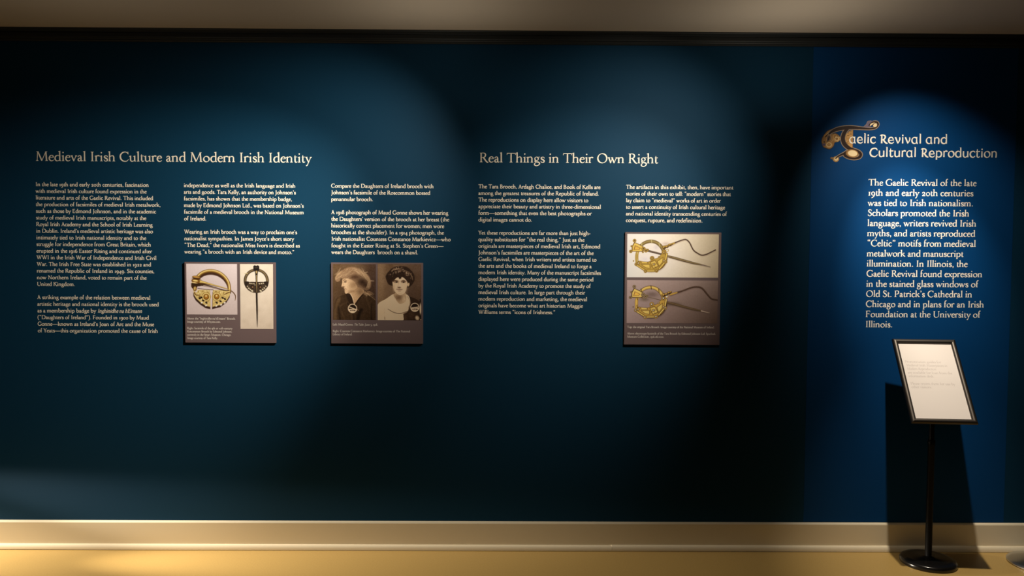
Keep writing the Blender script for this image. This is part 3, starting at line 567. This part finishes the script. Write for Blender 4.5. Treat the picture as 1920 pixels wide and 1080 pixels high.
def dragon_brooch(worn):
    """a ring brooch with panels of gold, a triangular pin head, long pin and a knitted chain"""
    p = Print(60, 30 if worn else 50, 1885, 915 if worn else 925, 350, 8 if worn else 9)
    if worn: p.grad((252, 238, 220), (218, 192, 150), (254, 240, 220), (212, 184, 142)); p.glow(620, 480, 500, 300, (246, 226, 210), .5)
    else: p.grad((172, 144, 132), (142, 116, 100), (160, 132, 122), (108, 82, 66))
    dy = 0 if worn else 14; G = lambda *q: [(x, y+dy, *w) for x, y, *w in q]
    gold, lite, dark, olive = ((186, 146, 58), (226, 186, 86), (92, 58, 22), (128, 104, 54)) if worn else ((192, 146, 62), (236, 196, 98), (54, 30, 16), (196, 156, 74))
    if not worn:
        p.glow(560, 340, 130, 60, (112, 88, 76), .9); p.glow(960, 530, 160, 40, (92, 72, 56), .9); p.glow(420, 440, 90, 40, (104, 84, 66), .8)
    else: p.glow(640, 300, 60, 60, (214, 196, 186), .7); p.glow(830, 230, 70, 40, (190, 160, 140), .6); p.glow(420, 540, 70, 40, (220, 204, 196), .7)
    ring = G((262, 620, 62), (252, 500, 62), (268, 400, 60), (325, 280, 60), (420, 205, 66), (540, 180, 68), (650, 210, 68), (740, 290, 70), (805, 400, 76))
    p.line(ring, dark, 8); p.line([(x, y, w-14) for x, y, w in ring], olive, 10); p.line(ring[:4], gold, 8, .8); p.line([(x-4, y-6, 16) for x, y, w in ring], lite if not worn else (176, 148, 84), 16, .8)
    for x, y in ((545, 182), (700, 245), (265, 400), (268, 580), (350, 250)): p.line(G((x-6, y-36, 14), (x+6, y+36, 14)), dark if not worn else (200, 180, 120), 8, .9)
    # chain, joint and pin
    ch = [(930, 245, 44), (1000, 212, 30), (1060, 186, 24), (1150, 152, 23), (1230, 140, 24), (1300, 200, 24), (1380, 350, 25), (1470, 420, 25), (1550, 456, 24), (1640, 440, 24), (1735, 394, 22), (1822, 348, 22)] if worn else [(930, 340, 40), (1060, 300, 34), (1200, 252, 28), (1350, 195, 30), (1470, 180, 32), (1570, 212, 32), (1680, 340, 30), (1760, 420, 28), (1880, 446, 26)]
    p.line(sh(ch, 8, 16), (168, 138, 106) if worn else (96, 72, 58), 22, .5); p.line(ch, (70, 46, 34) if worn else (58, 36, 24), 6); p.line([(x, y-4, w*.3) for x, y, w in ch], (112, 84, 62), 6, .8); p.line(ch[:2], gold, 10, .7)
    pn = G((855, 478, 40), (1000, 515, 50), (1180, 565, 50), (1400, 622, 42), (1560, 655, 26), (1722, 696, 12))
    p.line(sh(pn, 4, 14), (170, 140, 110) if worn else (84, 62, 48), 18, .5); p.line(pn, (82, 60, 38), 6); p.line([(x, y-4, w*.5) for x, y, w in pn], (146, 120, 76) if worn else (112, 86, 56), 8); p.line(pn[-2:], (140, 116, 96) if worn else (206, 176, 150), 6, .7, False)
    p.line(G((470, 372, 40 if worn else 16), (600, 405, 38 if worn else 14), (740, 440, 36 if worn else 14)), (70, 50, 38), 6); p.line(G((480, 372, 10), (730, 432, 8)), (150, 124, 96), 6, .8)
    # crescent of panels
    cres = G((235, 640), (300, 580), (400, 600), (500, 590), (570, 545), (680, 510), (770, 420), (850, 440), (862, 560), (800, 690), (700, 770), (560, 806), (420, 790), (320, 720))
    p.poly(sh(cres, 10, 18), (196, 168, 140) if worn else (96, 72, 58), 26, .6); p.poly(cres, dark, 8); p.poly([(548+(x-548)*.95, 630+dy+(y-630-dy)*.95) for x, y in cres], gold, 10, .85)
    for q in ([(345, 655), (520, 650), (525, 730), (430, 715)], [(660, 590), (780, 500), (770, 600), (700, 690)], [(520, 600), (620, 565), (690, 690), (585, 735)], [(330, 590), (470, 600), (480, 630), (350, 630)]):
        p.poly(G(*q), dark, 22, 1, False); p.poly(G(*[(sum(a[0] for a in q)/4+(x-sum(a[0] for a in q)/4)*.86, sum(a[1] for a in q)/4+(y-sum(a[1] for a in q)/4)*.86) for x, y in q]), lite, 10, 1, False)
    for q in (((250, 665, 42), (410, 765, 42)), ((455, 785, 44), (620, 782, 44)), ((705, 740, 44), (810, 610, 44)), ((828, 560, 46), (852, 430, 44))):
        p.line(G(*q), dark, 8, 1, False); p.line(G(*[(x, y, w-18) for x, y, w in q]), lite, 10, 1, False)
    p.line(G((545, 690, 8), (640, 640, 8)), dark, 6); p.line(G((560, 620, 6), (640, 720, 6)), dark, 6, .7)
    for x, y, r in ((240, 650, 32), (292, 628, 30), (430, 792, 34), (650, 778, 40), (832, 598, 34), (560, 525, 46), (795, 402, 48), (600, 648, 30), (800, 575, 26), (700, 500, 22)):
        p.ell(x, y+dy, r, r, dark, 7); p.ring(x, y+dy, r*.75, r*.35, gold, 6, .9); p.ell(x-2, y+dy-2, r*.34, r*.34, (238, 222, 196) if not worn or r < 32 else (200, 164, 92), 7)
    p.ell(860, 362+dy, 30, 32, gold, 7); p.ell(858, 362+dy, 18, 20, (252, 240, 226), 7)
    for x, y, r in ((800, 300, 44), (850, 285, 38), (905, 255, 36), (940, 240, 24)):
        y += 0 if worn else 50; p.ell(x, y, r, r*.8, dark, 8); p.ell(x-4, y-6, r*.7, r*.5, gold, 10); p.ell(x+8, y+8, r*.25, r*.25, (50, 30, 20), 6)
    # triangular pin head
    tri = G((200, 195), (300, 240), (395, 295), (420, 360), (350, 395), (150, 392), (150, 290))
    p.poly(tri, dark, 8, 1, False); p.poly([(265+(x-265)*.86, 312+dy+(y-312-dy)*.86) for x, y in tri], lite, 10, 1, False)
    t2 = G((215, 265), (330, 318), (300, 350), (190, 355)); p.poly(t2, (120, 64, 30), 18, 1, False); p.poly([(258+(x-258)*.8, 325+dy+(y-325-dy)*.8) for x, y in t2], (222, 172, 70), 10, 1, False)
    for x, y, r in ((205, 168, 36), (132, 388, 34), (145, 280, 20), (385, 332, 42), (435, 368, 40), (470, 355, 24), (375, 400, 20), (190, 582, 14)):
        p.ell(x, y+dy, r, r, gold if worn else (150, 124, 84), 8); p.ring(x, y+dy, r*.8, r*.22, dark, 6, .7); p.ell(x, y+dy, r*.35, r*.35, (70, 50, 40), 7, .9)
    p.grain(1.5, 90); return p
# ---------------------------------------------------------------- mounted picture panels
M_BOARD = mat('mauve_grey_print', (0.160, 0.116, 0.124), rough=0.55, spec=0.3)
M_EDGE = mat('dark_board_edge', (0.05, 0.04, 0.04), rough=0.7)
M_CAPTION = mat('caption_ink', (0.86, 0.80, 0.76), rough=0.6, spec=0.3)
TH = 0.013
def board(label, x0, x1, y0, y1, photos, captions, cap_em, board_mat):
    a, c = W(x0, y0, -TH), W(x1, y1, -TH)
    t = thing('picture_panel', label, 'picture panel', ((a.x+c.x)/2, 0, c.z), 'mounted picture panels on the navy wall'); o = t.location
    b = bmesh.new(); box(b, a.x-o.x, c.x-o.x, -TH, -0.0005, 0, a.z-o.z); bmesh.ops.bevel(b, geom=b.edges[:], offset=.0012, segments=2, affect='EDGES')
    bo = obj('board', b, board_mat, t)
    loc = lambda px, py: W(px, py, -TH-.0005)-Vector(o)
    for lab, (px0, py0, px1, py1), pr, ink in photos:
        q0, q1 = loc(px0, py0), loc(px1, py1); y = -TH-.0005
        ob = pr.build('photograph', M_INK, t, (q0.x, y, q0.z), (q1.x, y, q0.z), (q1.x, y, q1.z), (q0.x, y, q1.z), ink); ob['label'] = lab
    ls = []
    for text, xl, xr, yb in captions:
        q0, q1 = loc(xl, yb), loc(xr, yb); ls.append((text, q0.x, q1.x, q0.z, cap_em))
    lettering('caption', ls, M_CAPTION, t, origin=(0, -TH, 0), bold=26, lod=2)
    return t
def inked(k): return tuple(1/(k*c) for c in TINT)
C1 = lambda v: 345+v/18
board('square grey panel with two old ring brooches, below the second text column', 345.5, 517.3, 491, 643.3,
      [('print of a gold ring brooch on pale pink', (349.2, 494.4, 445.2, 589.9), ring_brooch(), inked(0.95)), ('print of a dark long-pinned brooch on cream', (449.9, 494.9, 512.6, 616.9), pin_brooch(), inked(0.95))],
      [('Above: the “Inghinidhe na hÉireann” Brooch.', 350.7, C1(1740), 598.9), ('Image courtesy of Whytes.com.', 350.7, C1(1240), 604.9), ('Right: facsimile of the 9th or 10th-century', 350.9, C1(1635), 617.1),
       ('Roscommon Brooch by Edmond Johnson,', 351, C1(1625), 623.2), ('currently in the Smart Museum, Chicago.', 351, C1(1595), 629.3), ('Image courtesy of Tara Kelly.', 351, C1(1140), 635.4)], 0.0168, M_BOARD)
C2 = lambda v: 615+v/10.38
board('square grey panel with sepia portraits of two women, third column of the wall', 620.4, 793, 492, 645,
      [('sepia print of a woman with puffed hair in profile', (623.9, 495, 704.8, 600), profile_portrait(), inked(0.74)), ('sepia print of a dark-haired woman in a pale blouse facing front', (708, 495, 789.8, 600.6), facing_portrait(), inked(0.84))],
      [('Left: Maud Gonne. *The Tatler*, June 5, 1918.', 623.9, C2(970), 610.1), ('Right: Countess Constance Markievicz. Image courtesy of The National', 623.9, C2(1600), 622.4), ('Library of Ireland.', 623.9, C2(475), 628.4)], 0.0168, M_BOARD)
C3 = lambda v: 1170+v/10.667
board('tall grey panel with two prints of gold brooches one above the other', 1172.3, 1349.2, 435, 647,
      [('print of a gold chained brooch on cream', (1176.3, 438.4, 1346.5, 520.7), dragon_brooch(True), inked(0.95)), ('print of a gold chained brooch on brownish grey', (1175.8, 525.2, 1345, 606.6), dragon_brooch(False), inked(0.8))],
      [('Top: the original Tara Brooch. Image courtesy of the National Museum of Ireland.', 1176.1, C3(1810), 614.8), ('Above: electrotype facsimile of the Tara Brooch by Edmond Johnson Ltd. Spurlock', 1176, C3(1830), 627),
       ('Museum Collection, 1916.06.0022.', 1176, C3(800), 632.9)], 0.0168, M_BOARD)
# ---------------------------------------------------------------- blue introduction graphic
M_BLUE = mat('blue_printed_vinyl', (0.0010, 0.049, 0.182), rough=0.6, spec=0.12)
a, c = W(1521, 300), W(1903, 300)
t = thing('wall_graphic', 'tall deep blue printed introduction graphic behind the sign stand', 'wall graphic', ((a.x+c.x)/2, 0, .156))
ox = (a.x+c.x)/2; GY = -.0012
b = bmesh.new(); box(b, a.x-ox, c.x-ox, GY, -.0001, 0, CEIL-.0615-.156); obj('vinyl_sheet', b, M_BLUE, t)
off = (-ox, GY, -.156)
def gline(text, x0, x1, yb, em): q0, q1 = W(x0, yb, GY), W(x1, yb, GY); return (text, q0.x, q1.x, q0.z, em)
lettering('title_lettering', [gline('aelic Revival and', 1591.6, 1776.8, 268.3, 0.072), gline('Cultural Reproduction', 1629.2, 1870.5, 293.8, 0.072)], M_PRINT, t, origin=off, font=UNCIAL, bold=26, lod=6, gap=.0009)
Z5 = lambda v: 1520+v/2.5725
for p in block([(s, Z5(v)) for s, v in (('The Gaelic Revival of the late', 800), ('19th and early 20th centuries', 785), ('was tied to Irish nationalism.', 784), ('Scholars promoted the Irish', 765),
        ('language, writers revived Irish', 799), ('myths, and artists reproduced', 794), ('“Celtic” motifs from medieval', 797), ('metalwork and manuscript', 737), ('illumination. In Illinois, the', 757),
        ('Gaelic Revival found expression', 828), ('in the stained glass windows of', 808), ('Old St. Patrick’s Cathedral in', 779), ('Chicago and in plans for an Irish', 836), ('Foundation at the University of', 818), ('Illinois.', 395))], (1627.7, 1622.2), (348, 613.5), 0.0515, y=GY):
    lettering('paragraph', p, M_PRINT, t, origin=off, bold=22, lod=4)
def initial():
    p = Print(90, 90, 1290, 990, 330, 11); edge, body, tan, cream, gold = (148, 124, 98), (34, 14, 8), (150, 104, 52), (232, 198, 142), (176, 128, 66)
    top = [(270, 390, 26), (330, 340, 50), (430, 295, 66), (560, 268, 72), (700, 258, 70), (850, 266, 52), (1000, 278, 36), (1110, 278, 30), (1190, 254, 34), (1235, 195, 36), (1212, 146, 32), (1150, 142, 30), (1095, 175, 32), (1062, 212, 28)]
    stem = [(640, 280, 50), (575, 360, 70), (545, 470, 78), (570, 580, 80), (650, 665, 74), (740, 705, 56), (850, 745, 56), (905, 800, 58), (880, 862, 52), (780, 892, 38), (670, 872, 44), (590, 822, 52), (600, 770, 40), (670, 725, 34)]
    tail = [(610, 770, 40), (520, 815, 34), (455, 850, 24), (410, 890, 20)]
    beast = [(115, 560), (125, 480), (170, 400), (230, 325), (330, 285), (420, 270), (380, 330), (310, 385), (400, 375), (470, 420), (510, 480), (470, 545), (390, 570), (360, 650), (290, 705), (215, 690), (150, 655)]
    p.poly(beast, (84, 62, 40), 14); p.poly([(300+(x-300)*.93, 490+(y-490)*.93) for x, y in beast], tan, 12)
    p.line([(180, 430, 30), (260, 345, 30), (370, 300, 22)], gold, 12); p.line([(200, 450, 20), (300, 360, 26), (420, 310, 26)], body, 10); p.line([(215, 400, 8), (290, 335, 8), (380, 292, 6)], cream, 6, .7)
    p.line([(235, 540, 26), (240, 460, 34), (285, 430, 30), (300, 480, 22), (285, 520, 16)], (88, 68, 56), 10); p.line([(222, 530, 9), (228, 440, 9), (280, 412, 9), (310, 470, 9), (300, 540, 8)], (190, 150, 100), 7)
    p.ell(262, 490, 15, 46, (26, 18, 22), 9, 1, .3); p.ell(175, 556, 15, 13, (20, 10, 8), 6); p.ell(175, 610, 42, 26, (84, 68, 84), 14); p.ell(270, 618, 70, 62, gold, 14); p.ring(270, 612, 46, 14, cream, 10, .7, .9); p.ring(270, 612, 24, 10, (120, 76, 30), 8, .8)
    p.line([(320, 560, 8), (345, 500, 8), (350, 430, 8), (400, 395, 8)], (205, 160, 96), 6, .8)
    p.ell(412, 482, 64, 74, gold, 12); p.ring(412, 446, 34, 12, (110, 70, 28), 8); p.ring(422, 490, 34, 11, cream, 7, .8); p.ring(422, 490, 18, 9, (110, 70, 28), 7, .8); p.line([(460, 450, 10), (490, 492, 9), (440, 545, 9)], cream, 7, .7)
    for q in (top, stem, tail): p.line([(x, y, w+32) for x, y, w in q], edge, 8)
    p.poly([(945, 250), (1000, 190), (1030, 130), (1100, 118), (1140, 140), (1075, 190), (1085, 250)], (104, 88, 98), 10); p.line([(950, 240, 9), (1005, 185, 9), (1030, 128, 9), (1100, 116, 9)], edge, 7)
    p.poly([(744, 306), (744, 680), (690, 655), (615, 570), (590, 480), (605, 400), (670, 325)], (188, 136, 72), 8, 1, False); p.line([(740, 306, 12), (742, 480, 12), (742, 675, 12)], (128, 88, 44), 8)
    for k in range(46):
        x, y = p.rng.uniform(605, 722), p.rng.uniform(330, 630)
        if ((x-760)/165)**2+((y-485)/190)**2 < 1: p.ell(x, y, 8, 7, (120, 78, 34), 6)
    p.ell(415, 905, 66, 56, gold, 12); p.ell(335, 885, 34, 24, (128, 92, 52), 10); p.ell(420, 900, 38, 38, cream, 12); p.ell(424, 896, 16, 20, (222, 176, 112), 8); p.ring(415, 905, 58, 8, edge, 7, .8)
    for q in (top, stem, tail): p.line(q, body, 8)
    p.ell(735, 785, 128, 84, (150, 104, 52), 8, 1, .15); p.ring(735, 785, 118, 6, (60, 34, 18), 6, .6, .66); p.ell(745, 785, 96, 62, cream, 12, 1, .15)
    p.ell(1178, 208, 42, 38, cream, 10, 1, -.4); p.line([(1085, 210, 24), (1110, 185, 34), (1160, 162, 20)], cream, 10); p.line([(1120, 225, 10), (1150, 180, 12), (1185, 160, 6)], body, 7)
    return p
D0, D1 = W(1530+90/10.8, 215+90/10.8, GY), W(1530+1290/10.8, 215+990/10.8, GY); y = GY-.0004
o = initial().build('decorated_initial', M_INK, t, (D0.x-ox, y, D0.z-.156), (D1.x-ox, y, D0.z-.156), (D1.x-ox, y, D1.z-.156), (D0.x-ox, y, D1.z-.156), inked(0.9), True)
o['label'] = 'ornate tan and dark brown beast-headed initial'
# ---------------------------------------------------------------- sign stand
M_BLACK = mat('black_gloss_powder_coat', (0.006, 0.0055, 0.0055), rough=0.2, spec=0.5)
M_POLE = mat('black_pole_paint', (0.004, 0.004, 0.004), rough=0.5, spec=0.12)
M_RAIL = mat('satin_bronze_black_metal', (0.095, 0.085, 0.077), rough=0.47, metal=1.0)
M_PAPER = mat('white_card', (0.75, 0.70, 0.68), rough=0.5, spec=0.4)
M_GLARE_PRINT = mat('glare_paled_print', (0.48, 0.43, 0.42), rough=0.6, spec=0.3)  # glare on the notice is put into this pale lettering colour
M_STEEL = mat('brushed_steel', (0.52, 0.50, 0.47), rough=0.28, metal=1.0)
SX, SY = 2.205, -0.182
st = thing('sign_stand', 'black pedestal sign stand with slanted framed white notice before the blue graphic', 'sign stand', (SX, SY, 0))
b = bmesh.new(); lathe(b, [(0, 0), (.130, 0), (.1345, .003), (.136, .010), (.1355, .018), (.131, .025), (.124, .0285), (.117, .0295), (.113, .032), (.10, .0335), (.034, .036), (.026, .040), (.0165, .042), (0, .042)]); obj('base', b, M_BLACK, st, True)
b = bmesh.new(); lathe(b, [(0, .03), (.0165, .03), (.0165, .62), (.0178, .622), (.0178, .650), (.0165, .652), (.0135, .653), (.0135, 1.00), (.012, 1.004), (0, 1.004)], seg=32); obj('pole', b, M_POLE, st, True)
TH_, YW = 0.591, -0.0866
u = Vector((math.cos(YW), math.sin(YW), 0)); nb = Vector((-math.sin(YW), math.cos(YW), 0))
v = nb*math.sin(TH_)+Vector((0, 0, 1))*math.cos(TH_); n = u.cross(v)
if n.y > 0: n = -n
C0 = Vector((2.167, -0.2547, 0.972))-Vector((SX, SY, 0)); FW, FH, RW = 0.3142, 0.4663, 0.0245
def at(a, c, d): return C0+u*a+v*c+n*d
fr = bpy.data.objects.new('frame', None); COL.objects.link(fr); fr.parent = st
def rail(side):
    prof = [(0, -.008)]+[(RW/2-RW/2*math.cos(PI*i/10), .001+.0105*math.sin(PI*i/10)) for i in range(11)]+[(RW, -.008)]
    b = bmesh.new(); A = []; B = []
    for d, h in prof:
        if side == 'top': p, q = (-FW/2+d, FH/2-d), (FW/2-d, FH/2-d)
        elif side == 'bottom': p, q = (FW/2-d, -FH/2+d), (-FW/2+d, -FH/2+d)
        elif side == 'left': p, q = (-FW/2+d, -FH/2+d), (-FW/2+d, FH/2-d)
        else: p, q = (FW/2-d, FH/2-d), (FW/2-d, -FH/2+d)
        A.append(b.verts.new(at(*p, h))); B.append(b.verts.new(at(*q, h)))
    k = len(prof)
    for i in range(k): b.faces.new((A[i], A[(i+1) % k], B[(i+1) % k], B[i]))
    b.faces.new(A); b.faces.new(B[::-1])
    return b
def slab(x0, x1, y0, y1, d0, d1):
    b = bmesh.new(); q = [b.verts.new(at(x, y, d)) for x in (x0, x1) for y in (y0, y1) for d in (d0, d1)]
    for f in ((0, 1, 3, 2), (4, 6, 7, 5), (0, 4, 5, 1), (2, 3, 7, 6), (0, 2, 6, 4), (1, 5, 7, 3)): b.faces.new([q[i] for i in f])
    return b
for s in ('top', 'bottom', 'left', 'right'): obj('frame_rail', rail(s), M_RAIL, fr, True)
obj('back_plate', slab(-FW/2+.002, FW/2-.002, -FH/2+.002, FH/2-.002, -.0105, -.008), M_BLACK, fr)
PW, PH = FW-2*RW, FH-2*RW
card = obj('notice_card', slab(-PW/2-.004, PW/2+.004, -PH/2-.004, PH/2+.004, -.0075, -.001), M_PAPER, st); card['label'] = 'white printed notice card'
rows = [('Pronunciation guides for', .255, .055, .725), ('*Medieval Irish Masterpieces in*', .303, .055, .82), ('*Modern Reproduction*', .352, .055, .60), ('are available for loan from the', .403, .055, .878), ('information desk.', .449, .055, .53), ('Please return them for use by', .549, .06, .878), ('other visitors.', .594, .06, .435)]
lettering('notice_lettering', [(s, -PW/2+x0*PW, -PW/2+x1*PW, PH/2-(f+.012)*PH, .0205) for s, f, x0, x1 in rows], M_GLARE_PRINT, card, origin=tuple(C0-n*.001), u=tuple(u), v=tuple(v), n=tuple(n), gap=.0001, bold=-6, lod=3)
# swivel bracket from the pole top to the back plate
b = bmesh.new(); box(b, -.016, .016, -.030, .014, .905, .985); bmesh.ops.bevel(b, geom=b.edges[:], offset=.003, segments=2, affect='EDGES'); obj('bracket', b, M_POLE, st)

# ---------------------------------------------------------------- stanchion at the right edge
sn = thing('stanchion', 'brushed steel stanchion with round base at the right edge', 'stanchion', (2.797, -0.195, 0))
b = bmesh.new(); lathe(b, [(0, 0), (.158, 0), (.162, .003), (.162, .009), (.158, .0125), (.14, .018), (.09, .029), (.05, .037), (.034, .043), (.030, .055), (.0255, .057), (0, .057)], seg=96); obj('base', b, M_STEEL, sn, True)
b = bmesh.new(); lathe(b, [(0, .05), (.0255, .05), (.0255, .94), (0, .94)], seg=40); obj('post', b, M_STEEL, sn, True)
b = bmesh.new(); lathe(b, [(0, .935), (.031, .935), (.033, .94), (.033, 1.0), (.030, 1.008), (.02, 1.014), (0, 1.016)], seg=40); obj('cap', b, M_BLACK, sn, True)
